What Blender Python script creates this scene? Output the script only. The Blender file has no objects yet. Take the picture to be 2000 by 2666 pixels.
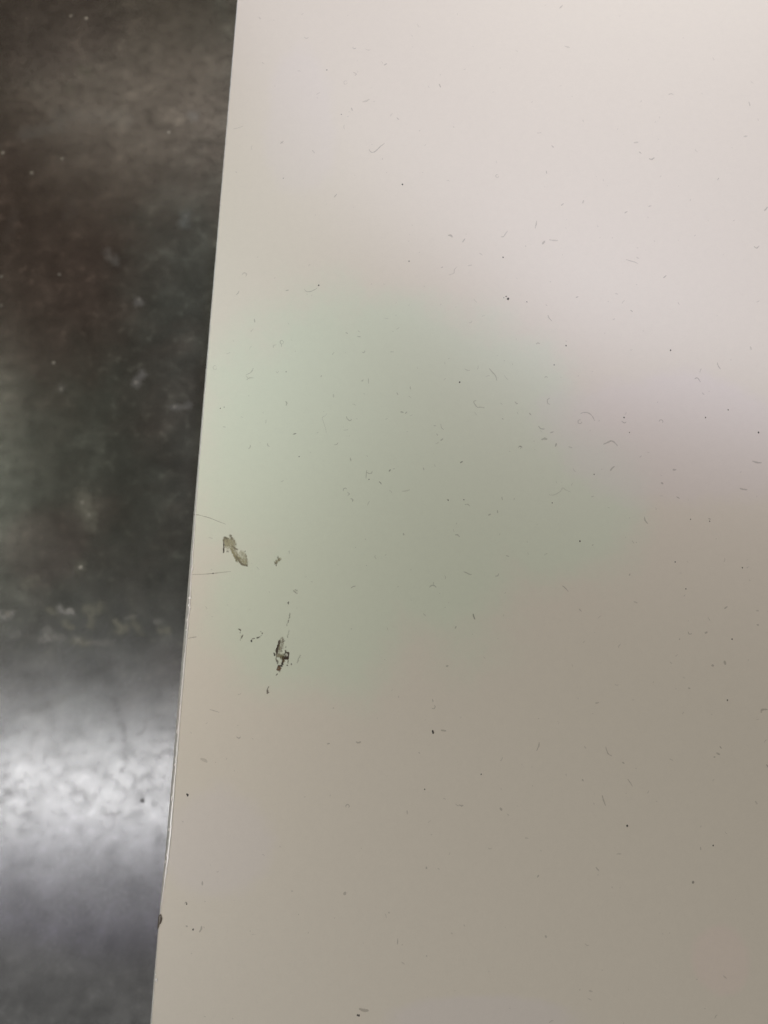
import bpy, math, random
from mathutils import Vector

SC = bpy.context.scene
COL = SC.collection
random.seed(7)

# ---------------------------------------------------------------- camera
CAM_Z, TOP_Z, TILT = 1.15, 0.75, math.radians(12)
LENS, SH = 5.1, 7.6                       # a phone's main camera, millimetres
cam_d = bpy.data.cameras.new('camera')
cam = bpy.data.objects.new('camera', cam_d)
COL.objects.link(cam)
cam.location = (0, 0, CAM_Z)
cam.rotation_euler = (TILT, 0, 0)
cam_d.sensor_fit = 'VERTICAL'
cam_d.sensor_height = SH
cam_d.sensor_width = SH * .75
cam_d.lens = LENS
cam_d.clip_start = .02
cam_d.clip_end = 50
cam_d.dof.use_dof = True
cam_d.dof.focus_distance = .405
cam_d.dof.aperture_fstop = 1.8
SC.camera = cam

# ---------------------------------------------------------------- world and lamps
W = bpy.data.worlds.new('World')
SC.world = W
W.use_nodes = True
bg = W.node_tree.nodes['Background']
bg.inputs[0].default_value = (1.0, .4, .15, 1)
bg.inputs[1].default_value = .033

def area(name, loc, size, energy, color=(1, 1, 1), aim=None, spread=180):
    l = bpy.data.lights.new(name, 'AREA')
    l.shape = 'RECTANGLE'
    l.size, l.size_y = size
    l.energy = energy
    l.color = color
    l.spread = math.radians(spread)
    o = bpy.data.objects.new(name, l)
    o.location = loc
    if aim is not None:
        o.rotation_euler = (Vector(aim) - Vector(loc)).to_track_quat('-Z', 'Y').to_euler()
    COL.objects.link(o)
    return o

def spot(name, loc, aim, cone, energy, color=(1, 1, 1), radius=.1, blend=1.0):
    l = bpy.data.lights.new(name, 'SPOT')
    l.energy = energy
    l.color = color
    l.spot_size = math.radians(cone)
    l.spot_blend = blend
    l.shadow_soft_size = radius
    o = bpy.data.objects.new(name, l)
    o.location = loc
    o.rotation_euler = (Vector(aim) - Vector(loc)).to_track_quat('-Z', 'Y').to_euler()
    COL.objects.link(o)
    return o

#LIGHTS
area('ceiling_tube_near', (-1.9, -.665, 2.6), (2.4, .27), 36, (.985, .98, 1.0))
area('ceiling_tube_far', (-.4, 3.4, 2.6), (3.6, .35), 12, (1, .86, .72))
area('ceiling_tube_far_right', (1.5, 3.5, 2.6), (2.2, .3), 98, (1.0, .97, .84))
area('fill_behind', (-2.0, -2.2, 2.6), (3.0, 1.0), 6, (.93, 1.0, .92))  # added fill without a known source, lifts the floor's near end
area('side_fill', (-2.5, 1.0, 2.6), (.3, 1.5), 6.3, (.96, 1, .80))  # added weak fill from the left, no known source
spot('fill_spot', (.45, .80, 2.6), (.42, .73, .75), 39, 45.6, (.74, .81, 1.0), radius=.05, blend=.22)  # added spot; its cone edge draws the board's soft shadow boundary
spot('fill_spot', (.45, .80, 2.6), (.42, .73, .75), 46, 35, (.93, .80, 1.0), radius=.05, blend=.55)  # added wider spot that softens the same boundary
spot('fill_spot', (-1.0, .6, 2.6), (-.25, .06, .75), 13, 26, (1, .86, .72), radius=.06)  # added spot brightening the board's left side
spot('fill_spot', (-.6, 1.0, 2.6), (-.16, .22, .75), 12, 38.6, (.87, .98, 1.0), radius=.06)  # added spot lifting the left side further up
#ENDLIGHTS

SC.view_settings.view_transform = 'Standard'
SC.view_settings.look = 'None'
SC.view_settings.exposure = 0
SC.view_settings.gamma = 1

# ---------------------------------------------------------------- helpers
ct, st = math.cos(TILT), math.sin(TILT)
PX = SH / 2666
def at(px, py, z=TOP_Z):
    "the point at height z that a pixel of the 2000 x 2666 photograph looks at"
    x = (px - 1000) * PX / LENS
    y = (1333 - py) * PX / LENS
    d = Vector((x, y * ct + st, y * st - ct))
    t = (z - CAM_Z) / d.z
    return Vector((0, 0, CAM_Z)) + d * t

EX0, EX1 = 617.0, 390.0                                  # the board's edge crosses the photograph's top and bottom here
CORNER = at(EX1, 2666)                                   # origin of the worktop

def mesh_obj(name, verts, faces, mat, parent=None, smooth=False, cols=None):
    me = bpy.data.meshes.new(name)
    me.from_pydata([tuple(v) for v in verts], [], faces)
    if cols:
        a = me.color_attributes.new('stain', 'FLOAT_COLOR', 'POINT')
        for i, c in enumerate(cols):
            a.data[i].color = c
    me.update()
    if smooth:
        for p in me.polygons:
            p.use_smooth = True
    me.materials.append(mat)
    o = bpy.data.objects.new(name, me)
    COL.objects.link(o)
    if parent:
        o.parent = parent
    return o

def material(name):
    m = bpy.data.materials.new(name)
    m.use_nodes = True
    nt = m.node_tree
    return m, nt, nt.nodes['Principled BSDF'], nt.nodes['Material Output']

def N(nt, kind, **kw):
    n = nt.nodes.new(kind)
    for k, v in kw.items():
        if k.startswith('i_'):
            n.inputs[k[2:].replace('_', ' ')].default_value = v
        else:
            setattr(n, k, v)
    return n

def ramp(nt, src, stops):
    r = nt.nodes.new('ShaderNodeValToRGB')
    e = r.color_ramp.elements
    while len(e) > 1:
        e.remove(e[-1])
    e[0].position, c = stops[0]
    e[0].color = (c, c, c, 1) if not isinstance(c, tuple) else (*c, 1)
    for p, c in stops[1:]:
        k = e.new(p)
        k.color = (c, c, c, 1) if not isinstance(c, tuple) else (*c, 1)
    nt.links.new(src, r.inputs[0])
    return r.outputs[0]

def mixc(nt, fac, a, b, mode='MIX'):
    m = nt.nodes.new('ShaderNodeMix')
    m.data_type = 'RGBA'
    m.blend_type = mode
    for sock, v in ((m.inputs[0], fac), (m.inputs[6], a), (m.inputs[7], b)):
        if isinstance(v, (int, float)):
            sock.default_value = v
        elif isinstance(v, tuple):
            sock.default_value = (*v, 1)
        else:
            nt.links.new(v, sock)
    return m.outputs[2]

def math_n(nt, op, a, b=0.0, c=None):
    m = nt.nodes.new('ShaderNodeMath')
    m.operation = op
    for i, v in enumerate((a, b, c)):
        if v is None:
            continue
        if isinstance(v, (int, float)):
            m.inputs[i].default_value = v
        else:
            nt.links.new(v, m.inputs[i])
    return m.outputs[0]

# ---------------------------------------------------------------- materials
def noise(nt, vec, scale, detail=3, rough=.5, dist=0.0):
    n = N(nt, 'ShaderNodeTexNoise', i_Scale=scale, i_Detail=detail, i_Roughness=rough, i_Distortion=dist)
    nt.links.new(vec, n.inputs['Vector'])
    return n.outputs['Fac']

def patch(nt, vec, px, py, rx, ry, warp, soft=.2, z=TOP_Z, org=CORNER, ragged=1.1):
    "a soft edged elliptical patch of painted-in tint, centre and radii given on the photograph"
    c = at(px, py, z)
    sx = 1 / abs(at(px + rx, py, z).x - c.x)
    sy = 2 / abs(at(px, py - ry, z).y - at(px, py + ry, z).y)
    mp = N(nt, 'ShaderNodeMapping', vector_type='POINT')
    mp.inputs['Location'].default_value = (-(c.x - org.x) * sx, -(c.y - org.y) * sy, 0)
    mp.inputs['Scale'].default_value = (sx, sy, 0)
    nt.links.new(vec, mp.inputs['Vector'])
    ln = N(nt, 'ShaderNodeVectorMath', operation='LENGTH')
    nt.links.new(mp.outputs[0], ln.inputs[0])
    d = math_n(nt, 'MULTIPLY_ADD', warp, ragged, ln.outputs['Value'])
    r = N(nt, 'ShaderNodeMapRange', interpolation_type='SMOOTHSTEP')
    r.inputs['From Min'].default_value = 1 + ragged / 2 + soft
    r.inputs['From Max'].default_value = 1 + ragged / 2 - soft
    nt.links.new(d, r.inputs['Value'])
    return r.outputs[0]

# white laminate, yellowed, colour casts painted into it, greenish in the middle
M_lam, nt, bs, out = material('tinted_white_laminate')
tc = N(nt, 'ShaderNodeTexCoord').outputs['Object']
warp = noise(nt, tc, 15, 6, .68)
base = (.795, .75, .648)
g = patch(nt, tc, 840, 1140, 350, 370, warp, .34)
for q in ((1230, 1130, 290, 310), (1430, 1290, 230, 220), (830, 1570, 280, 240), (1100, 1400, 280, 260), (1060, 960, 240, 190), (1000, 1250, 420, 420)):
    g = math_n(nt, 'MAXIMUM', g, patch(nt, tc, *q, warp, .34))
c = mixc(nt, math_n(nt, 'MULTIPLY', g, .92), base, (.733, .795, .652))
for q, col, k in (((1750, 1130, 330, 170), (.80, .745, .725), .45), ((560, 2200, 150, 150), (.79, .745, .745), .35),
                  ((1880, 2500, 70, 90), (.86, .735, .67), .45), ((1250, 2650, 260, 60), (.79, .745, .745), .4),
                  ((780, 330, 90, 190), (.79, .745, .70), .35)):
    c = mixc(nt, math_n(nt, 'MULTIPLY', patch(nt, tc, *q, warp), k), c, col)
mot = noise(nt, tc, 260, 4, .7)
c = mixc(nt, 1.0, c, ramp(nt, mot, [(.3, .975), (.7, 1.0)]), 'MULTIPLY')
fine = noise(nt, tc, 2300, 2, .7)
c = mixc(nt, 1.0, c, ramp(nt, fine, [(.25, .955), (.5, 1.0), (.75, 1.0)]), 'MULTIPLY')
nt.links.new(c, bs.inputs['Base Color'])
bs.inputs['Roughness'].default_value = .42
bs.inputs['Specular IOR Level'].default_value = .4
bmp = N(nt, 'ShaderNodeBump', i_Strength=.16, i_Distance=.0003)
nt.links.new(noise(nt, tc, 1100, 3, .6), bmp.inputs['Height'])
nt.links.new(bmp.outputs[0], bs.inputs['Normal'])

# plastic edge strip and its worn lip, whitened to draw the edge highlight
def plastic(name, col, rough, grain):
    m, nt, bs, out = material(name)
    tc = N(nt, 'ShaderNodeTexCoord').outputs['Object']
    mp = N(nt, 'ShaderNodeMapping')
    mp.inputs['Scale'].default_value = (1, .22, 1)
    nt.links.new(tc, mp.inputs['Vector'])
    n = noise(nt, mp.outputs[0], 900, 4, .7)
    n2 = noise(nt, tc, 60, 3, .6)
    c = mixc(nt, 1.0, col, ramp(nt, n, [(.3, 1 - grain), (.65, 1.0)]), 'MULTIPLY')
    c = mixc(nt, ramp(nt, n2, [(.4, 0.0), (.6, .5)]), c, tuple(x * y for x, y in zip(col, (1.05, .95, .93))))
    nt.links.new(c, bs.inputs['Base Color'])
    bs.inputs['Roughness'].default_value = rough
    bs.inputs['Specular IOR Level'].default_value = .8
    b = N(nt, 'ShaderNodeBump', i_Strength=.5, i_Distance=.0002)
    nt.links.new(n, b.inputs['Height'])
    nt.links.new(b.outputs[0], bs.inputs['Normal'])
    return m
M_strip = plastic('edge_strip_plastic', (.50, .52, .48), .33, .35)
M_lip = plastic('worn_highlight_lip', (.93, .93, .89), .3, .16)
M_lip.node_tree.nodes['Principled BSDF'].inputs['Specular IOR Level'].default_value = 1.0
M_lip.node_tree.nodes['Principled BSDF'].inputs['Coat Weight'].default_value = .7
M_lip.node_tree.nodes['Principled BSDF'].inputs['Coat Roughness'].default_value = .2
M_fleck = plastic('white_glint', (.95, .95, .92), .15, .05)

# chipboard core laid bare by the chip
M_core, nt, bs, out = material('bare_chipboard')
tc = N(nt, 'ShaderNodeTexCoord').outputs['Object']
n = noise(nt, tc, 2600, 4, .7)
nt.links.new(ramp(nt, n, [(.35, (.05, .038, .026)), (.5, (.12, .095, .07)), (.68, (.24, .2, .15))]), bs.inputs['Base Color'])
bs.inputs['Roughness'].default_value = .9
b = N(nt, 'ShaderNodeBump', i_Strength=1, i_Distance=.0006)
nt.links.new(n, b.inputs['Height'])
nt.links.new(b.outputs[0], bs.inputs['Normal'])

# dried residue: colour and cover painted per vertex of the residue's own mesh
M_stain, nt, bs, out = material('dried_residue')
at_n = N(nt, 'ShaderNodeAttribute', attribute_name='stain')
nt.links.new(at_n.outputs['Color'], bs.inputs['Base Color'])
nt.links.new(at_n.outputs['Alpha'], bs.inputs['Alpha'])
bs.inputs['Roughness'].default_value = .7

def thin(name, col, alpha, rough=.7):
    m, nt, bs, out = material(name)
    bs.inputs['Base Color'].default_value = (*col, 1)
    bs.inputs['Alpha'].default_value = alpha
    bs.inputs['Roughness'].default_value = rough
    return m
M_scuff = thin('grey_scuff', (.27, .25, .205), .24)
M_faint = thin('faint_scuff', (.34, .32, .27), .15)
M_strong = thin('strong_scuff', (.19, .175, .14), .42)
M_dark = thin('dark_speck', (.05, .045, .037), .85)
M_scratch = thin('brownish_scratch', (.36, .27, .22), .38)

# polished floor
M_floor, nt, bs, out = material('polished_dark_floor')
tc = N(nt, 'ShaderNodeTexCoord').outputs['Object']
big = noise(nt, tc, 5, 5, .6, .4)
mid = noise(nt, tc, 17, 3, .55, .3)
sml = noise(nt, tc, 56, 3, .5)
fine = noise(nt, tc, 150, 3, .6)
fl = Vector((0, 0, 0))
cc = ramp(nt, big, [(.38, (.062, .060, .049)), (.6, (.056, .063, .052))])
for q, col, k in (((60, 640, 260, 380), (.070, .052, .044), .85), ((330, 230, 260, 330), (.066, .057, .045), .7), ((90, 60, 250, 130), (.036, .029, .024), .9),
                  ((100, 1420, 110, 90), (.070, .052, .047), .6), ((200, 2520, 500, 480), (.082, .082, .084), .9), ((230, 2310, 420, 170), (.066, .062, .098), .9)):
    cc = mixc(nt, math_n(nt, 'MULTIPLY', patch(nt, tc, *q, big, .35, 0, fl, .9), k), cc, col)  # colour casts, dark far corner and lightened near end painted into the floor
cc = mixc(nt, 1.0, cc, ramp(nt, mid, [(.3, .75), (.55, 1.0), (.75, 1.6)]), 'MULTIPLY')
cc = mixc(nt, 1.0, cc, ramp(nt, sml, [(.3, .85), (.58, 1.02), (.72, 1.7)]), 'MULTIPLY')
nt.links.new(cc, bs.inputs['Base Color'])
sp = math_n(nt, 'MULTIPLY', ramp(nt, mid, [(.25, .62), (.5, .88), (.8, 1.02)]), ramp(nt, sml, [(.25, .72), (.5, .91), (.8, 1.05)]))
sp = math_n(nt, 'MULTIPLY', sp, ramp(nt, fine, [(.3, .88), (.6, 1.0)]))
nt.links.new(sp, bs.inputs['Specular IOR Level'])
bs.inputs['IOR'].default_value = 1.74
nt.links.new(ramp(nt, sml, [(.3, .285), (.7, .255)]), bs.inputs['Roughness'])
b = N(nt, 'ShaderNodeBump', i_Strength=.07, i_Distance=.0012)
nt.links.new(mid, b.inputs['Height'])
nt.links.new(b.outputs[0], bs.inputs['Normal'])
M_paint = thin('pale_paint_speck', (.6, .57, .5), .75, .5)
M_grit = thin('dark_grit', (.04, .04, .04), .6, .8)

# ---------------------------------------------------------------- floor
S = 9
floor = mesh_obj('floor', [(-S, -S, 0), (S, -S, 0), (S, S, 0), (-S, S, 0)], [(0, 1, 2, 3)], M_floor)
floor['kind'] = 'structure'

def disc(name, x, y, z, r, mat, parent, h=.0004, el=1.0, rot=0.0, n=9):
    vs, fs = [(0, 0, h)], []
    for k in range(n):
        a = 2 * math.pi * k / n
        rr = r * random.uniform(.75, 1.15)
        u, v = rr * math.cos(a) * el, rr * math.sin(a)
        vs.append((u * math.cos(rot) - v * math.sin(rot), u * math.sin(rot) + v * math.cos(rot), 0))
    for k in range(n):
        fs.append((0, 1 + k, 1 + (k + 1) % n))
    o = mesh_obj(name, vs, fs, mat, parent)
    o.location = (x, y, z)
    return o

for (px, py, r, a) in [(185, 42, 5.5, 1), (225, 48, 6.5, 1), (162, 413, 5, 1), (83, 450, 5.5, .8), (440, 345, 5.5, .8),
                    (8, 398, 5, .8), (155, 715, 4.5, .5), (485, 563, 4, .6), (140, 945, 4.5, .8), (232, 1340, 6, .7),
                    (215, 1308, 6, .6), (210, 1477, 6.5, 1), (362, 780, 5, .4), (5, 720, 5, .6), (355, 996, 6, .4),
                    (160, 1013, 5, .4), (4, 795, 5, .5), (455, 1060, 5, .3), (188, 1592, 6, .6), (22, 1600, 9, .5)]:
    p = at(px, py, 0)
    m = M_paint if a > .7 else None
    if m is None:
        m = thin('dull_paint_speck', (.42, .40, .35), .25 + .45 * a, .5)
    disc('paint_speck', p.x, p.y, .0006, r * .00040 * 1.4, m, floor, el=random.uniform(.9, 1.3), rot=random.uniform(0, 3))
p = at(371, 2085, 0)
disc('grit', p.x, p.y, .0006, .0033, M_grit, floor, h=.001, el=1.3)
p = at(235, 2090, 0)

# ---------------------------------------------------------------- the white board
def edge_px(py):
    return EX0 + (EX1 - EX0) * py / 2666.0
WID = [(-900, 3), (0, 3), (600, 3), (900, 4), (1250, 6), (1400, 9), (1480, 11), (1540, 12), (1600, 13), (1660, 13),
       (1720, 13), (1800, 12.5), (1900, 13.5), (1980, 14), (2040, 14), (2110, 14), (2180, 15), (2235, 13), (2262, 10), (2280, 11),
       (2330, 7), (2376, 5), (2440, 3.5), (2550, 4), (2640, 5), (3800, 4)]
def wid(py):
    for (a, u), (b, v) in zip(WID, WID[1:]):
        if a <= py <= b:
            return u + (v - u) * (py - a) / (b - a)
    return 4

table = bpy.data.objects.new('worktop', None)
base_p = CORNER
table.location = (base_p.x, base_p.y, TOP_Z - .025)
COL.objects.link(table)
table['label'] = 'scuffed white laminate worktop with a chipped plastic edge above the dark polished floor'
table['category'] = 'worktop'
ORG = Vector(table.location)
def loc(v):
    return v - ORG

rnd = random.Random(3)
samples = [-900, -600, -300] + [k * 4.0 for k in range(0, 668)] + [2700, 2900, 3300, 3800]
eo = [at(edge_px(y), y) for y in samples]
edir = (at(edge_px(0), 0) - at(edge_px(2666), 2666)).normalized()
nrm = Vector((edir.y, -edir.x, 0))                       # into the board
PXM = (at(1001, 1333) - at(1000, 1333)).length           # one photograph pixel in metres
ws, jit = [], 0
for y in samples:
    jit = jit * .8 + rnd.uniform(-.35, .35)
    scale = (at(601, y) - at(600, y)).length
    ws.append(max(2.0, wid(y) + jit * (1.3 if 1350 < y < 2450 else .4)) * scale)

# laminate board: prism whose left side follows the strip
TH = .025
R = 1.3
lv = []
for p, w in zip(eo, ws):
    q = p + nrm * w
    lv.append(loc(Vector((q.x, q.y, TOP_Z))))
far = lv[0] + nrm * R
near = lv[-1] + nrm * R
ring = lv + [near, far]
n = len(ring)
vs = list(ring) + [v - Vector((0, 0, TH)) for v in ring]
fs = [tuple(range(n)), tuple(range(2 * n - 1, n - 1, -1))] + [(i, i + n, (i + 1) % n + n, (i + 1) % n) for i in range(n)]
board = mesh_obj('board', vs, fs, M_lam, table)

def extrude_rows(name, rows, mat, parent, close=True, smooth=False):
    m = len(rows[0])
    vs = [v for r in rows for v in r]
    fs = []
    for j in range(len(rows) - 1):
        for k in range(m if close else m - 1):
            a, b2 = j * m + k, j * m + (k + 1) % m
            fs.append((a, b2, b2 + m, a + m))
    if close:
        fs.append(tuple(range(m)))
        fs.append(tuple(range(len(rows) * m - 1, (len(rows) - 1) * m - 1, -1)))
    return mesh_obj(name, vs, fs, mat, parent, smooth)

rows, lip = [], []
g = .00002
jit = 0
for y, p, w in zip(samples, eo, ws):
    jit = jit * .7 + rnd.uniform(-.3, .3)
    P = loc(p)
    def q(off, dz):
        v = P + nrm * off
        return Vector((v.x, v.y, TH + dz))
    d = w * .62
    rows.append([q(w - g, -.00003), q(w * .62, -d * .16), q(w * .3, -d * .45), q(w * .05, -d * .85), q(0, -d * 1.25), q(0, -TH), q(w - g, -TH)])
    lw = max(.14, (.40 if y < 1700 else .50) + .15 * jit) * w
    if y < 1350:
        lw = min(lw, .7 * w)
    h = .00016 + .00010 * max(0, jit)
    lip.append([q(w + .00004, .00001), q(w - lw * .2, h), q(w - lw * .45, h * .9), q(w - lw * .7, h * .35), q(w - lw * .9, -d * .14), q(w - lw, -d * .35), q(w - lw, -d * .6), q(w - g, -.0005)])
extrude_rows('edge_strip', rows, M_strip, table)
extrude_rows('edge_lip', lip, M_lip, table, smooth=True)

# white flecks painted in as glints along the strip
def blob(name, px, py, rx, ry, mat, h=.00025, rot=0.0, dz=0.0, parent=None):
    p = loc(at(px, py))
    vs, fs = [(0, 0, h)], []
    n = 10
    for ringi, (f, z) in enumerate(((.55, h * .8), (1, 0))):
        for k in range(n):
            a = 2 * math.pi * k / n
            j = random.uniform(.8, 1.15)
            u, v = rx * PXM * f * j * math.cos(a), ry * PXM * f * j * math.sin(a)
            vs.append((u * math.cos(rot) - v * math.sin(rot), u * math.sin(rot) + v * math.cos(rot), z))
    for k in range(n):
        k2 = (k + 1) % n
        fs.append((0, 1 + k, 1 + k2))
        fs.append((1 + k, 1 + n + k, 1 + n + k2, 1 + k2))
    o = mesh_obj(name, vs, fs, mat, parent or table)
    o.location = (p.x, p.y, TH + dz)
    return o

for px, py, rx, ry, rot in [(502, 1481, 1.8, 4, .3), (498, 1520, 1.8, 3.2, 0), (495, 1557, 4, 3.4, 0), (493.5, 1575, 4, 3.2, .6),
                       (495, 1584, 3, 3.6, 0), (488, 1615, 2.6, 4, 0), (485, 1640, 1.6, 3, 0), (433, 2272, 3, 6.5, -.4), (408, 2551, 3.6, 4.4, 0), (470, 1830, 1.8, 5, .1), (462, 1905, 2, 6, .1), (448, 2080, 2, 7, .1),
                       (405, 2537, 1.8, 2.4, 0), (455, 1991, 2.2, 3, 0), (441, 2160, 2.5, 4, 0), (435, 2225, 2, 5, -.2), (431, 2243, 2, 4, -.2)]:
    blob('glint_fleck', px, py, rx, ry, M_fleck, rot=rot, dz=.00008)

# the chip: a ragged hollow in the strip with chipboard showing
def chip():
    outline = [(252, 700), (268, 706), (275, 730), (281, 752), (276, 775), (268, 800), (262, 820), (246, 832), (236, 860), (222, 892),
               (216, 880), (220, 830), (224, 800), (228, 770), (226, 742), (236, 718)]
    pts = [(370 + x * .188, 2250 + y * .188) for x, y in outline]
    cx = sum(p[0] for p in pts) / len(pts) + .5
    cy = sum(p[1] for p in pts) / len(pts)
    def P(x, y, z):
        v = loc(at(x, y, TOP_Z + z))
        return (v.x, v.y, TH + z)
    vs, fs = [], []
    n = len(pts)
    for f, z in ((1.12, .00006), (1.0, .00028), (.85, .00016), (.45, .00012)):
        for x, y in pts:
            vs.append(P(cx + (x - cx) * f, cy + (y - cy) * f, z * random.uniform(.8, 1.2)))
    vs.append(P(cx, cy, .00014))
    for r in range(3):
        for k in range(n):
            k2 = (k + 1) % n
            fs.append((r * n + k, r * n + k2, (r + 1) * n + k2, (r + 1) * n + k))
    for k in range(n):
        fs.append((3 * n + k, 3 * n + (k + 1) % n, 4 * n))
    o = mesh_obj('chip', vs, fs, M_core, table)
    o.data.materials.append(M_lip)
    for i in range(n):
        if vs[i][0] > P(cx, cy, 0)[0]:
            o.data.polygons[i].material_index = 1
    o['label'] = 'dark chip in the edge with bare chipboard showing'
chip()

# hairline split above the chip
# ---------------------------------------------------------------- strokes
def ribbon(pts, wpx, taper=True, lift=.00008):
    "a thin raised streak along a line of pixels; returns verts and faces"
    P = [loc(at(x, y)) for x, y in pts]
    # resample for a soft curve
    Q = []
    if len(P) > 2:
        for i in range(len(P) - 1):
            p0 = P[max(i - 1, 0)]; p1 = P[i]; p2 = P[i + 1]; p3 = P[min(i + 2, len(P) - 1)]
            for s in range(4):
                t = s / 4
                Q.append(.5 * ((2 * p1) + (p2 - p0) * t + (2 * p0 - 5 * p1 + 4 * p2 - p3) * t * t + (3 * p1 - p0 - 3 * p2 + p3) * t ** 3))
        Q.append(P[-1])
    else:
        Q = [P[0].lerp(P[1], t / 4) for t in range(5)]
    vs, fs = [], []
    m = len(Q)
    for i, q in enumerate(Q):
        d = (Q[min(i + 1, m - 1)] - Q[max(i - 1, 0)])
        d.z = 0
        d = d.normalized() if d.length > 1e-9 else Vector((1, 0, 0))
        s = Vector((-d.y, d.x, 0))
        t = i / (m - 1)
        w = wpx * PXM * .5 * ((.45 + .55 * math.sin(math.pi * min(1, max(0, t)))) if taper else 1) * random.uniform(.75, 1.2)
        for o, z in ((-1, .00002), (0, lift), (1, .00002)):
            v = q + s * w * o
            vs.append((v.x, v.y, TH + z))
    for i in range(m - 1):
        for k in (0, 1):
            a = i * 3 + k
            fs.append((a, a + 1, a + 4, a + 3))
    return vs, fs

def arc(x, y, r, a0, a1, n=6, sy=1.0):
    return [(x + r * math.cos(math.radians(a0 + (a1 - a0) * k / n)), y + r * sy * math.sin(math.radians(a0 + (a1 - a0) * k / n))) for k in range(n + 1)]

def mark(pts, w=2.4, mat=None, name='scuff_mark', taper=True):
    vs, fs = ribbon(pts, w, taper)
    return mesh_obj(name, vs, fs, mat or M_scuff, table)

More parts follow.
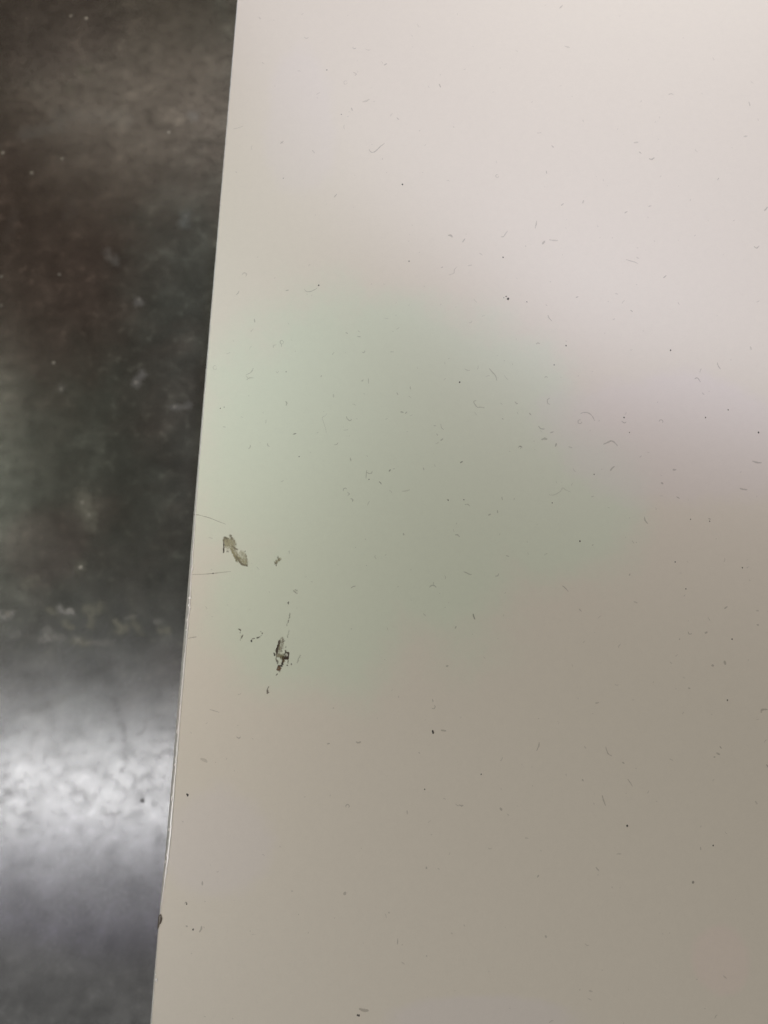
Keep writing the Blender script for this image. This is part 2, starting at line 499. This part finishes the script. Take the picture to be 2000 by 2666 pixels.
CURLS = [  # (points, width, strength)
 ([(961,388),(966,396),(974,396),(984,388),(992,380),(1002,373)],3.2,1),
 (arc(798,95,5,20,170),2.2,1), (arc(923,123,4,10,190),2.2,1), ([(920,188),(928,193),(924,197)],2.5,1),
 (arc(900,215,4.5,0,330),1.8,0), ([(944,265),(954,263),(962,258)],5,0), ([(915,281),(918,289)],3.5,1),
 ([(607,336),(620,333),(634,328)],2,0), ([(730,375),(738,367)],2.6,1), ([(731,368),(738,374)],2,0),
 ([(870,514),(877,505)],3,1), ([(813,391),(820,399)],3,0), ([(673,44),(680,50)],3,0),
 ([(1422,444),(1424,452)],3,1), ([(1690,413),(1697,415),(1704,410)],4.5,1), ([(1664,395),(1670,400)],3,1),
 ([(1457,22),(1465,14)],4,1), ([(1470,120),(1483,124)],5,0), ([(1000,170),(1008,165)],3.5,1), ([(1143,218),(1148,228)],3.5,1),
 ([(1740,247),(1747,244),(1754,247)],2.6,1), ([(1033,306),(1039,312)],2.6,1), ([(1436,379),(1442,384)],3.4,1),
 (arc(1295,458,4,0,300),1.8,1), ([(1461,535),(1468,530)],3.5,1), ([(1397,575),(1396,585),(1393,595)],2.8,1),
 ([(1304,616),(1311,616),(1316,609),(1322,601)],2.8,1), ([(1167,613),(1174,613),(1178,618)],6,1), ([(1204,631),(1211,621)],3.5,1),
 ([(1412,636),(1419,627)],6,1), ([(1430,624),(1440,626),(1453,626)],4,0), ([(1963,641),(1970,646),(1977,640)],3.4,1),
 ([(1950,265),(1953,276)],3.6,1), ([(1936,356),(1946,354)],5,0), ([(1868,469),(1872,463)],2.8,1), ([(1626,555),(1634,550)],3,1),
 ([(1688,538),(1696,535)],4.5,0), ([(1990,549),(1999,539)],4.5,1), ([(1517,530),(1520,521)],4.5,0), ([(1650,372),(1662,370)],5,0),
 ([(630,716),(636,710),(642,714),(640,720)],4,0), ([(615,768),(620,763),(623,757)],3,1), ([(793,753),(798,759),(808,759),(818,755),(826,750)],2.4,1),
 ([(744,757),(752,755)],3.4,1), ([(662,830),(664,840)],3.4,1), (arc(734,891,4.5,0,350,10),2,1), ([(733,896),(733,903)],2.2,1),
 ([(712,906),(713,899),(720,898)],2.4,0), ([(900,865),(906,869)],3,1), ([(930,876),(940,877)],2.4,1), (arc(946,914,4,-20,140),2.6,1),
 (arc(560,957,5,0,330,9),2,0), ([(641,975),(650,972),(656,966),(660,958)],2.4,1), ([(642,989),(650,984),(660,984)],2.2,1), ([(640,977),(646,985)],2,0),
 ([(744,1045),(747,1050),(745,1056)],4,1), (arc(722,966,3.5,0,160),2,0), (arc(942,988,4,0,120),2.6,1), ([(959,985),(960,999)],2,1),
 ([(835,982),(838,977)],2.6,1), ([(852,1076),(846,1083),(840,1086),(842,1098),(848,1116),(850,1128)],1.6,0), ([(902,1084),(905,1091),(911,1095),(916,1092)],3.4,1),
 ([(763,1131),(772,1128)],2.8,2), ([(580,1111),(588,1112)],2.2,1), ([(651,1158),(652,1163),(647,1169)],2.6,1), (arc(702,1157,5,80,220),2.2,1),
 (arc(873,1151,7,10,110),2.4,1), ([(693,1092),(692,1103)],2,0), ([(868,1026),(869,1035)],3.4,0), ([(1190,694),(1183,703),(1182,711),(1168,716)],2.4,0),
 ([(1148,697),(1154,695)],2.6,1), ([(1218,692),(1229,690)],3.4,0), ([(1427,820),(1429,827),(1437,836)],2.6,1), (arc(1401,898,5,200,330),3,1),
 ([(1273,958),(1281,968),(1290,978),(1294,991)],2.8,1), ([(1313,976),(1318,984),(1323,989)],1.8,0), ([(1210,960),(1217,964),(1224,964)],2.6,0),
 ([(1240,1043),(1234,1045),(1236,1052),(1243,1060),(1252,1060),(1262,1062)],2.8,1), ([(1341,1045),(1345,1051),(1348,1050)],2.6,1),
 ([(1378,1075),(1383,1081)],3.4,1), (arc(1422,984,3.5,180,360),2.2,1), ([(1432,1036),(1425,1042),(1427,1051),(1433,1052)],2.2,1),
 ([(1043,1072),(1051,1074)],4.5,1), ([(1055,1077),(1060,1072)],3,1), ([(1068,1006),(1069,1014)],2.6,1), ([(1033,1022),(1037,1028)],2.6,1),
 ([(1016,916),(1025,916)],2.2,1), ([(1148,1103),(1149,1112),(1155,1119)],2,1), ([(1147,1147),(1154,1142)],4,1), ([(1129,1108),(1136,1109)],2.4,1),
 ([(1137,1129),(1140,1134)],2.6,1), ([(1307,1089),(1311,1092)],2.6,1), ([(1402,1109),(1408,1116),(1418,1117)],3.4,1), ([(1410,1145),(1418,1142),(1425,1144)],6.5,1),
 ([(1446,1163),(1449,1154)],4,1), ([(1432,1127),(1442,1124)],3.4,1), (arc(1355,1167,5,180,340),3,1), ([(1480,1163),(1490,1166)],3.4,0),
 ([(1630,675),(1640,679),(1652,682),(1662,687)],2.4,1), ([(1657,669),(1664,674)],3,0), ([(1727,724),(1735,717)],3.4,1), ([(1499,775),(1506,772)],3,1),
 ([(1641,807),(1648,812)],2.6,1), ([(1765,787),(1769,793)],2.6,0), ([(1868,944),(1870,952),(1876,961)],3,1), ([(1808,987),(1816,984),(1824,995)],2.8,1),
 ([(1954,902),(1956,911)],5,0), ([(1511,1077),(1520,1074),(1531,1075),(1541,1082),(1549,1096)],2.8,1), (arc(1510,1098,5,0,300,8),2.6,1),
 ([(1618,1096),(1626,1101),(1631,1098)],2.8,1), (arc(1721,1098,5,180,400),2.4,1), ([(1571,1157),(1582,1152),(1592,1148),(1600,1152),(1608,1161)],4.2,1),
 ([(1602,764),(1609,766)],3,0), ([(1828,1022),(1834,1028)],3.4,0), ([(912,1191),(914,1201)],2.8,1), ([(955,1224),(954,1234),(953,1246)],2.2,1),
 ([(954,1229),(962,1233),(968,1231),(969,1226)],2.8,1), ([(1013,1228),(1017,1222)],3.8,2), ([(1022,1221),(1029,1220)],2.2,0), ([(987,1254),(991,1257),(993,1261)],2.8,2),
 (arc(899,1276,5,150,330),2.8,1), ([(904,1281),(910,1286),(905,1290)],2.6,1), ([(913,1298),(919,1301),(917,1306)],3.4,1), ([(1198,1205),(1205,1201)],3.4,2),
 ([(1050,1388),(1052,1394)],4,1), ([(1185,1393),(1191,1392),(1197,1398)],3.6,1), ([(1207,1488),(1214,1491),(1222,1495),(1228,1496)],2.8,1),
 ([(1289,1500),(1296,1499),(1299,1493)],3,1), (arc(1127,1532,9,195,345,8,.9),3.4,1), ([(914,1531),(920,1527),(926,1526)],3,1), ([(1307,1293),(1308,1303)],2.6,1),
 ([(1210,1314),(1218,1313),(1224,1318)],2.4,1), ([(1271,1342),(1278,1338)],4.4,1), ([(1295,1328),(1296,1336)],3,1), ([(1317,1446),(1326,1449)],2.4,1),
 ([(1232,1598),(1234,1606),(1237,1613)],3.4,2), ([(1185,1637),(1188,1630)],3.4,1), ([(1161,1735),(1168,1733)],5,1), ([(1350,1161),(1357,1163),(1355,1169)],2.8,1),
 ([(1102,1217),(1104,1224)],2.6,1), ([(1164,1299),(1168,1305)],2.6,1), ([(1046,1279),(1058,1278),(1068,1275)],2.8,0), ([(1102,1597),(1110,1605)],2,0),
 ([(1589,1226),(1594,1219),(1600,1214)],4.4,1), ([(1751,1223),(1761,1223)],5,1), ([(1721,1256),(1727,1260)],5,1), ([(1761,1293),(1770,1298)],3,1),
 ([(1926,1271),(1934,1274),(1946,1275)],4.2,1), ([(1959,1200),(1970,1204),(1983,1205)],4.6,1), ([(1429,1288),(1440,1289),(1452,1284),(1462,1276),(1465,1270),(1474,1276),(1486,1281)],2.2,0),
 ([(1678,1345),(1680,1355),(1687,1364)],3.4,1), ([(1844,1350),(1851,1352)],3.4,1), ([(1541,1420),(1546,1418)],2.4,1), ([(1464,1525),(1471,1530),(1480,1540)],2.6,1),
 ([(1638,1499),(1641,1493)],3,1), ([(1508,1585),(1514,1592)],2.8,1), ([(1650,1566),(1660,1570)],3,0), ([(1785,1548),(1780,1553)],2.2,0), ([(1886,1585),(1894,1579)],4,1),
 ([(1968,1590),(1976,1590)],4,0), ([(1970,1626),(1976,1628)],4.4,1), ([(1835,1649),(1842,1645)],5,1), (arc(1797,1646,5,30,200),2.6,1), ([(1768,1664),(1771,1664)],4,1),
 ([(1886,1720),(1889,1731)],6,1), ([(1852,1733),(1859,1732)],5,1), ([(1792,1791),(1797,1793)],4,1), ([(1550,1831),(1560,1829)],4,0), ([(694,1803),(700,1804)],5,1),
 ([(546,1847),(556,1850),(572,1855)],2,1), ([(616,1918),(622,1922),(627,1918)],3.4,1), ([(851,1937),(859,1935)],3.8,1), ([(927,1931),(933,1934),(940,1931)],4,1),
 ([(1126,1820),(1128,1828)],3,1), (arc(1128,1840,5,-60,140),2.6,1), ([(1148,1901),(1155,1902),(1162,1903)],4.4,1), ([(1090,1958),(1094,1962)],3.4,0),
 ([(522,1975),(534,1980),(540,1985)],6,0), (arc(905,2099,4.5,140,420,8),2.4,1), ([(1060,2110),(1061,2120)],3.4,0), ([(1196,2095),(1202,2098),(1206,2096)],3.8,1),
 ([(527,2294),(527,2305)],4,1), ([(1110,2256),(1111,2263)],3.6,1), ([(896,2330),(900,2322)],6.5,1), ([(759,2319),(762,2321)],2.8,1), ([(1012,2374),(1014,2378)],3,1),
 ([(525,2411),(524,2419),(519,2427)],4.6,1), ([(1036,2443),(1035,2459)],2.4,1), ([(1110,2487),(1112,2491)],2.6,1), ([(935,2626),(946,2630),(960,2631)],6,1),
 ([(1404,1932),(1403,1942),(1397,1955)],2.8,1), ([(1521,1942),(1526,1949)],3,0), ([(1577,1944),(1580,1954),(1584,1963),(1593,1968)],2.4,1), ([(1620,1984),(1626,1988)],3,1),
 ([(1634,2028),(1640,2036),(1647,2048)],2.2,1), ([(1515,2028),(1520,2034)],3.6,1), ([(1568,2070),(1571,2082),(1577,2098)],2.8,1), ([(1302,2103),(1307,2110)],6,1),
 ([(1824,2205),(1825,2213)],3,1), ([(1802,2295),(1807,2299)],6,2), ([(1399,2284),(1403,2278)],4,1), ([(1551,2257),(1560,2268)],2.8,1), ([(1605,2223),(1618,2223)],3,0),
 ([(1420,2435),(1423,2442)],4,1), ([(1883,2540),(1892,2548)],3,0), ([(1533,2579),(1543,2582)],3.2,0), ([(1874,1943),(1879,1949)],4,1), ([(1865,1960),(1875,1965)],4.2,1),
 ([(1858,1972),(1863,1970)],3,1), ([(1982,1856),(1984,1848),(1999,1847)],4.6,1), ([(1966,2085),(1972,2094)],4,0), ([(1996,1990),(2000,1998)],4,1),
 ([(481,2352),(485,2349),(488,2355)],2.2,2), ([(484,2410),(489,2413)],4,1),
]
for pts, w, s in CURLS:
    mark(pts, w * (1.0 if s else 1.1), (M_faint, M_scuff, M_dark)[s] if s < 2 else M_strong)

DOTS = [(830,743,2.2),(1048,480,2.4),(851,182,1.6),(889,298,1.3),(738,464,1.3),(1310,670,2.2),(1197,995,2.2),(1065,680,1.8),(1323,778,3.4),(1372,786,1.4),
 (1474,900,2.1),(1746,912,2.3),(1443,950,1.5),(1625,1087,2.2),(1837,1087,1.9),(1896,1067,1.7),(1975,1126,2.4),(584,1060,1.2),(574,1063,1.5),(961,1248,1.5),
 (1547,1235,1.5),(1510,1409,2.1),(1758,1463,1.7),(1933,1478,1.6),(1786,1533,1.5),(1798,1352,1.5),(1848,1357,1.6),(1894,1823,1.8),(1127,1904,2.9),(1128,1908,2.4),
 (1106,2055,1.6),(1633,2150,2.5),(1857,2201,1.8),(489,2070,2.6),(487,2068,1.8),(745,968,1.2),(935,2644,2.2),(931,2643,2),(555,1493,1.8),(1639,1126,1.4),
 (1167,1302,1.5),(1208,1301,1.4),(503,2420,2),(1906,1664,1.6),(486,2354,1.5),(1253,2016,1.5),(1318,772,1.8),(1312,775,1.2), (1438,1309,1.4), (779,1189,1.5)]
for x, y, r in DOTS:
    blob('speck', x, y, r * .95, r * 1.15, M_dark, h=.00012, dz=.00003)

# hairline scratches running in from the edge
for k, pts in enumerate([[(511,1340),(530,1344),(548,1349),(565,1356),(588,1365)], [(500,1496),(530,1495),(553,1493),(580,1490),(601,1488)],
            [(503,1340),(520,1341)], [(490,1662),(500,1660),(512,1658)]]):
    mark(pts, 1.9, M_scratch, 'scratch')

# countless faint specks too small to pick apart
vs, fs = [], []
r2 = random.Random(11)
def add_piece(v, f):
    b0 = len(vs)
    vs.extend(v)
    fs.extend([tuple(i + b0 for i in q) for q in f])
k = 0
while k < 400:
    x, y = r2.uniform(430, 2040), r2.uniform(-20, 2700)
    if x < edge_px(y) + 30:
        continue
    if y > 1500 and r2.random() < .45:
        continue
    k += 1
    a = r2.uniform(0, math.pi)
    L = r2.choice((1.2, 1.6, 2.2, 3, 5)) * r2.uniform(.7, 1.3)
    dx, dy = L * math.cos(a), L * math.sin(a)
    bx, by = -dy * r2.uniform(-.5, .5), dx * r2.uniform(-.5, .5)
    add_piece(*ribbon([(x - dx, y - dy), (x + bx, y + by), (x + dx, y + dy)], r2.uniform(1.4, 2.4)))
sp = mesh_obj('fine_specks', vs, fs, M_faint, table)
sp['kind'] = 'stuff'

# ---------------------------------------------------------------- the residue stains
def seg_d(x, y, x1, y1, x2, y2):
    dx, dy = x2 - x1, y2 - y1
    L = dx * dx + dy * dy
    t = 0 if L == 0 else max(0, min(1, ((x - x1) * dx + (y - y1) * dy) / L))
    return math.hypot(x - x1 - t * dx, y - y1 - t * dy), t

from mathutils import noise as mn
def stain(name, box, step, fields, label, z=None, parent=None):
    """fields: (kind, data, radius, opacity, colour, streak) in photograph pixels"""
    x0, y0, x1, y1 = box
    nx, ny = int((x1 - x0) / step), int((y1 - y0) / step)
    C = {}
    vs, cols = [], []
    for j in range(ny + 1):
        for i in range(nx + 1):
            x, y = x0 + i * step, y0 + j * step
            jx = x + 1.6 * mn.noise(Vector((x * .35, y * .22, 0)))
            jy = y + 2.2 * mn.noise(Vector((x * .35, y * .22, 9)))
            k = 1.0
            if z is not None:
                k = .22
                jx = x + 9 * mn.noise(Vector((x * .05, y * .05, 0))) + 4 * mn.noise(Vector((x * .15, y * .15, 4)))
                jy = y + 9 * mn.noise(Vector((x * .05, y * .05, 9))) + 4 * mn.noise(Vector((x * .15, y * .15, 7)))
            al, col = 0.0, Vector((.4, .37, .27))
            for pts, r, op, c, streak in fields:
                best = 0
                for a, b in (zip(pts, pts[1:]) if len(pts) > 1 else [(pts[0], pts[0])]):
                    d, t = seg_d(jx, jy, a[0], a[1], b[0], b[1])
                    best = max(best, 1 - d / r)
                if best <= 0:
                    continue
                v = min(1, best * (1.25 if z is None else 1.0))
                v = v * v * (3 - 2 * v)
                if streak:
                    s = .5 + 1.1 * mn.noise(Vector((x * .55 * k, y * (.13 if z is None else .1), 3))) + .8 * mn.noise(Vector((x * .5 * k, y * .42 * k, 5)))
                    v *= max(0, min(1, 1 - streak + streak * 2 * s))
                v *= op
                tot = al + v * (1 - al)
                if tot > 0:
                    col = col.lerp(Vector(c), v / tot)
                al = tot
            if z is not None:
                p = at(x, y, z)
                vs.append((p.x, p.y, z + .0005 + .0006 * al))
                cols.append((col.x, col.y, col.z, al))
                continue
            p = loc(at(x, y))
            h = .00004 + .00022 * al * (0.6 + mn.noise(Vector((x * .8, y * .8, 1))))
            vs.append((p.x, p.y, TH + max(.00003, h)))
            cols.append((col.x, col.y, col.z, al))
    fs = []
    for j in range(ny):
        for i in range(nx):
            q = (j * (nx + 1) + i, (j + 1) * (nx + 1) + i, (j + 1) * (nx + 1) + i + 1, j * (nx + 1) + i + 1)
            if max(cols[k][3] for k in q) > .05:
                fs.append(q)
    used = sorted({k for f in fs for k in f})
    idx = {k: n for n, k in enumerate(used)}
    o = mesh_obj(name, [vs[k] for k in used], [tuple(idx[k] for k in f) for f in fs], M_stain, parent or table, True, [cols[k] for k in used])
    if label:
        o['label'] = label
    return o

TAN, DTAN, OLIVE = (.43, .40, .25), (.20, .175, .115), (.31, .285, .15)
def A(*p):      # coordinates read off an enlargement of the tan rub mark
    return [(480 + x * .2486, 1300 + y * .2486) for x, y in p]
fa = [
 (A((430,430),(470,450),(500,500),(540,580),(590,640),(640,670)), 10.5, .55, TAN, .3),
 (A((440,470),(450,440),(500,430),(520,470)), 10, .5, TAN, .35),
 (A((600,560),(630,600),(640,650)), 9, .42, TAN, .5),
 (A((445,440),(450,500)), 9, .4, TAN, .5),
 (A((480,380),(500,420)), 4.5, .5, DTAN, .6), (A((420,400),(450,410)), 4.5, .7, DTAN, .6),
 (A((412,430),(414,500),(413,556)), 1.9, .95, (.10,.085,.065), .2), (A((425,400),(412,440)), 2.4, .85, DTAN, .3),
 (A((445,405),(455,425),(450,445)), 2.0, .7, DTAN, .3), (A((490,380),(505,410)), 2.0, .6, DTAN, .3),
 (A((520,430),(540,480)), 3.0, .4, DTAN, .7), (A((450,545),(460,548)), 4, .4, DTAN, .5),
 (A((490,520),(510,560),(530,600),(550,650)), 3.2, .75, OLIVE, .3), (A((545,600),(575,640),(600,680)), 3.6, .75, DTAN, .4),
 (A((500,490),(540,520),(560,525)), 2.8, .65, DTAN, .4), (A((600,675),(630,688),(655,692)), 3.2, .75, DTAN, .4),
 (A((635,540),(636,550)), 1.6, .6, DTAN, 0), (A((640,570),(655,620),(656,680)), 2.4, .4, DTAN, .5),
 (A((565,610),(590,620)), 3, .5, OLIVE, .3), (A((575,650),(585,660)), 3, .6, DTAN, .2),
]
stain('residue_stain', (572, 1384, 650, 1482), .8, fa, 'tan slanting rub of dried residue near the left edge')
fb = [
 (A((960,665),(985,640),(1000,625)), 5.5, .5, TAN, .5), (A((980,605),(990,640)), 3.2, .6, DTAN, .6), (A((962,640),(963,695)), 2.0, .7, DTAN, .4),
 (A((945,650),(950,680)), 2.2, .45, DTAN, .5), (A((985,650),(1000,640)), 2.6, .5, OLIVE, .3),
]
stain('residue_stain', (708, 1443, 736, 1480), .8, fb, 'small faint tan spot beside the slanting rub')
DK, BR, GY = (.07, .053, .034), (.19, .115, .06), (.21, .185, .15)
def B(*p):
    return [(700 + x * .0588, 1640 + y * .0588) for x, y in p]
fc = [
 (B((560,430),(480,700),(420,1000),(400,1150)), 7.5, .42, (.33,.29,.22), .7), (B((640,450),(600,700),(560,950)), 5, .45, (.3,.27,.21), .8),
 (B((400,1120),(520,1130),(640,1120)), 7, .6, (.26,.24,.13), .35), (B((540,1200),(600,1280)), 5, .7, (.18,.15,.07), .3),
 (B((455,490),(440,640),(400,740),(345,880),(335,960)), 3.5, .97, DK, 0), (B((420,700),(370,850),(370,1000)), 3.8, .85, DK, .2),
 (B((480,700),(480,900)), 2.6, .55, OLIVE, .4), (B((530,440),(490,560)), 1.8, .6, GY, .4), (B((650,430),(610,560)), 1.8, .55, GY, .4),
 (B((350,1020),(340,1150),(330,1300),(360,1400)), 2.4, .55, GY, .4), (B((380,1360),(390,1480)), 3.4, .6, (.13,.12,.10), .4),
 (B((235,1040),(265,1120)), 2.6, .85, (.07,.06,.05), .1), (B((560,800),(620,830)), 2.2, .4, GY, .4), (B((755,720),(755,780)), 1.7, .6, GY, .2),
 (B((720,900),(760,990),(820,1010)), 2.7, .85, DK, .1), (B((740,1000),(700,1080)), 2.4, .8, DK, .3), (B((870,1010),(868,1150),(850,1290)), 3.0, .97, DK, 0),
 (B((630,1240),(740,1200),(850,1230)), 4.2, .95, (.045,.03,.018), .05), (B((640,1290),(740,1270),(860,1290)), 2.6, .97, (.05,.022,.008), .05),
 (B((640,1180),(650,1290)), 3.2, .8, (.09,.075,.03), .2), (B((720,1120),(780,1180)), 3.0, .5, GY, .3),
 (B((640,1330),(620,1420),(600,1500)), 4.2, .92, (.085,.055,.025), .1), (B((600,1480),(570,1590),(460,1590)), 3.8, .95, (.06,.055,.042), .1),
 (B((440,1600),(390,1660),(385,1750)), 2.8, .9, (.09,.06,.035), .2), (B((450,1650),(500,1700),(480,1750),(400,1760)), 4.6, .9, BR, .2),
 (B((470,1800),(475,1850)), 1.8, .5, GY, .3), (B((855,1360),(850,1480)), 1.8, .6, GY, .1), (B((822,1560),(828,1580)), 2.2, .85, (.07,.06,.05), 0),
 (B((995,1505),(997,1530)), 2.4, .75, (.08,.07,.05), 0), (B((380,1950),(350,1990)), 2.4, .4, GY, .3), (B((800,1060),(800,1150)), 2.6, .35, (.5,.45,.42), 0),
 (B((600,330),(610,380)), 1.8, .4, GY, .2), (B((840,260),(845,340)), 1.5, .3, GY, .2), (B((700,480),(720,480)), 2.2, .35, GY, .2),
 (B((660,1380),(700,1370)), 2.6, .6, (.2,.14,.07), .2),
]
stain('residue_stain', (708, 1652, 764, 1762), .65, fc, 'dark brown crusted stain with ragged strokes')
# small dark crumbs left of it and the marks above it
fd = [
 (A((702,1478),(703,1486)), 3.0, .97, (.03,.03,.02), 0), (A((712,1460),(735,1458)), 1.5, .6, GY, 0), (A((760,1450),(790,1443)), 1.8, .85, (.09,.08,.06), 0),
 (A((795,1440),(812,1425)), 1.2, .5, GY, 0), (A((816,1400),(818,1408)), 2.0, .85, (.1,.085,.06), 0), (A((800,1385),(806,1388)), 1.5, .4, GY, 0),
 (A((570,1360),(592,1372)), 1.8, .7, (.13,.1,.08), .2), (A((588,1372),(590,1378)), 1.7, .8, DK, 0), (A((612,1425),(600,1445)), 2.4, .75, (.1,.085,.06), .2),
 (A((596,1450),(585,1480)), 1.5, .45, GY, .2), (A((583,1395),(586,1398)), 1.3, .5, GY, 0),
]
stain('crumb_trail', (617, 1632, 690, 1672), .8, fd, None)
fe = [
 (A((1090,1078),(1090,1094)), 2.1, .97, (.03,.026,.02), 0), (A((1082,1082),(1088,1085)), 1.4, .6, GY, 0), (A((1106,1196),(1103,1235),(1090,1270)), 2.0, .5, GY, .4),
 (A((1090,1270),(1086,1290)), 2.2, .6, (.15,.13,.1), .2), (A((1080,1300),(1070,1325)), 1.8, .35, GY, .3), (A((1098,1370),(1082,1445)), 1.3, .35, GY, .3),
 (A((1145,960),(1180,985)), 2.4, .4, GY, .4), (A((1160,950),(1182,955)), 2.0, .35, GY, .3), (A((958,210),(962,225)), 1.8, .4, GY, 0),
]
stain('streak_mark', (746, 1350, 778, 1664), .9, fe, None)
ff = [
 (A((885,1960),(868,2000),(885,2025)), 2.0, .6, GY, .4), (A((868,2010),(870,2035)), 2.2, .6, GY, .4), (A((1215,1635),(1195,1670),(1185,1710)), 2.2, .3, GY, .4),
 (A((975,1830),(970,1840)), 2.0, .4, GY, .3),
]
stain('streak_mark', (690, 1700, 790, 1812), .9, ff, None)

# ---------------------------------------------------------------- pale scuffs on the floor
def F(*p):
    return [(x * .2652, 1550 + y * .2652) for x, y in p]
PA, PB = (.44, .44, .42), (.38, .38, .31)
ffl = [
 (F((395,440),(440,400),(470,330),(490,390)), 15.9, .5, PA, .3), (F((440,425),(540,420),(640,415)), 13.0, .42, PA, .4), (F((720,455),(770,450),(860,475)), 17.4, .5, PB, .35),
 (F((740,400),(760,440)), 13.0, .35, PA, .3), (F((900,460),(960,470),(1100,465)), 15.9, .36, PA, .45), (F((490,140),(540,180)), 15.9, .4, PB, .4),
 (F((600,130),(690,170)), 14.5, .6, PA, .2), (F((690,150),(720,175)), 11.6, .6, PA, .2), (F((640,270),(700,320)), 11.6, .5, PB, .3), (F((850,140),(950,150),(980,110)), 23.2, .4, PB, .4),
 (F((900,200),(900,300)), 14.5, .4, PB, .4), (F((1140,260),(1170,340),(1240,320)), 15.9, .5, PB, .35), (F((1300,230),(1340,300),(1390,370)), 15.9, .36, PB, .4),
 (F((1540,250),(1560,260)), 13.0, .4, PA, .3), (F((1570,350),(1650,350)), 15.9, .42, PB, .35), (F((0,190),(40,220),(110,180)), 15.9, .6, PA, .3), (F((130,380),(170,390)), 13.0, .35, PA, .4),
 (F((780,620),(820,600)), 11.6, .25, PA, .3), (F((250,420),(330,400)), 10.2, .22, PA, .5), (F((1240,215),(1340,215)), 10.2, .22, PA, .5),
]
stain('floor_scuff', (-20, 1560, 470, 1730), 3, ffl, None, z=0, parent=floor)
fl2 = [([(215,1310),(212,1290),(228,1335)], 31.9, .33, PB, .45), ([(235,1345),(240,1375)], 26.1, .25, PB, .5), ([(208,1475)], 29.0, .3, PB, .3), ([(60,1525),(95,1505)], 17.4, .3, PB, .4),
       ([(215,183),(228,190)], 26.1, .30, (.26,.25,.20), .4), ([(178,228)], 26.1, .3, (.26,.25,.20), .4), ([(485,560),(478,580)], 26.1, .35, (.22,.24,.22), .3), ([(505,305)], 26.1, .25, PA, .4),
       ([(362,785)], 20.3, .22, PA, .3), ([(355,998),(370,975)], 20.3, .25, PA, .3), ([(160,1012)], 20.3, .2, PA, .3), ([(450,1060),(490,1058)], 17.4, .18, PA, .3), ([(190,520),(180,560)], 29.0, .18, (.2,.17,.15), .4),
       ([(300,680),(280,660)], 23.2, .15, PA, .4), ([(150,300),(330,310)], 37.7, .10, PA, .6), ([(60,350),(160,330)], 29.0, .12, PA, .6), ([(20,620),(40,560)], 29.0, .15, (.2,.17,.15), .5)]
stain('floor_scuff', (-20, 150, 540, 1540), 5, fl2, None, z=0, parent=floor)
fl3 = [([(340,2055),(400,2000)], 17.4, .16, (.05,.05,.05), .6), ([(380,1975),(440,1955)], 15.9, .16, (.05,.05,.05), .6), ([(5,2110),(20,2060)], 23.2, .14, (.06,.055,.055), .5), ([(300,1820),(330,1940),(320,2010)], 8.7, .16, (.05,.05,.05), .5),
       ([(280,2120),(315,2118)], 7.2, .35, (.05,.05,.05), .5), ([(200,2060),(240,2080)], 20.3, .14, (.06,.05,.05), .5), ([(90,1850),(230,1790)], 14.5, .14, PA, .4), ([(60,2120),(80,2130)], 17.4, .12, (.06,.05,.05), .5)]
stain('floor_scuff', (-20, 1780, 470, 2150), 3.5, fl3, None, z=0, parent=floor)
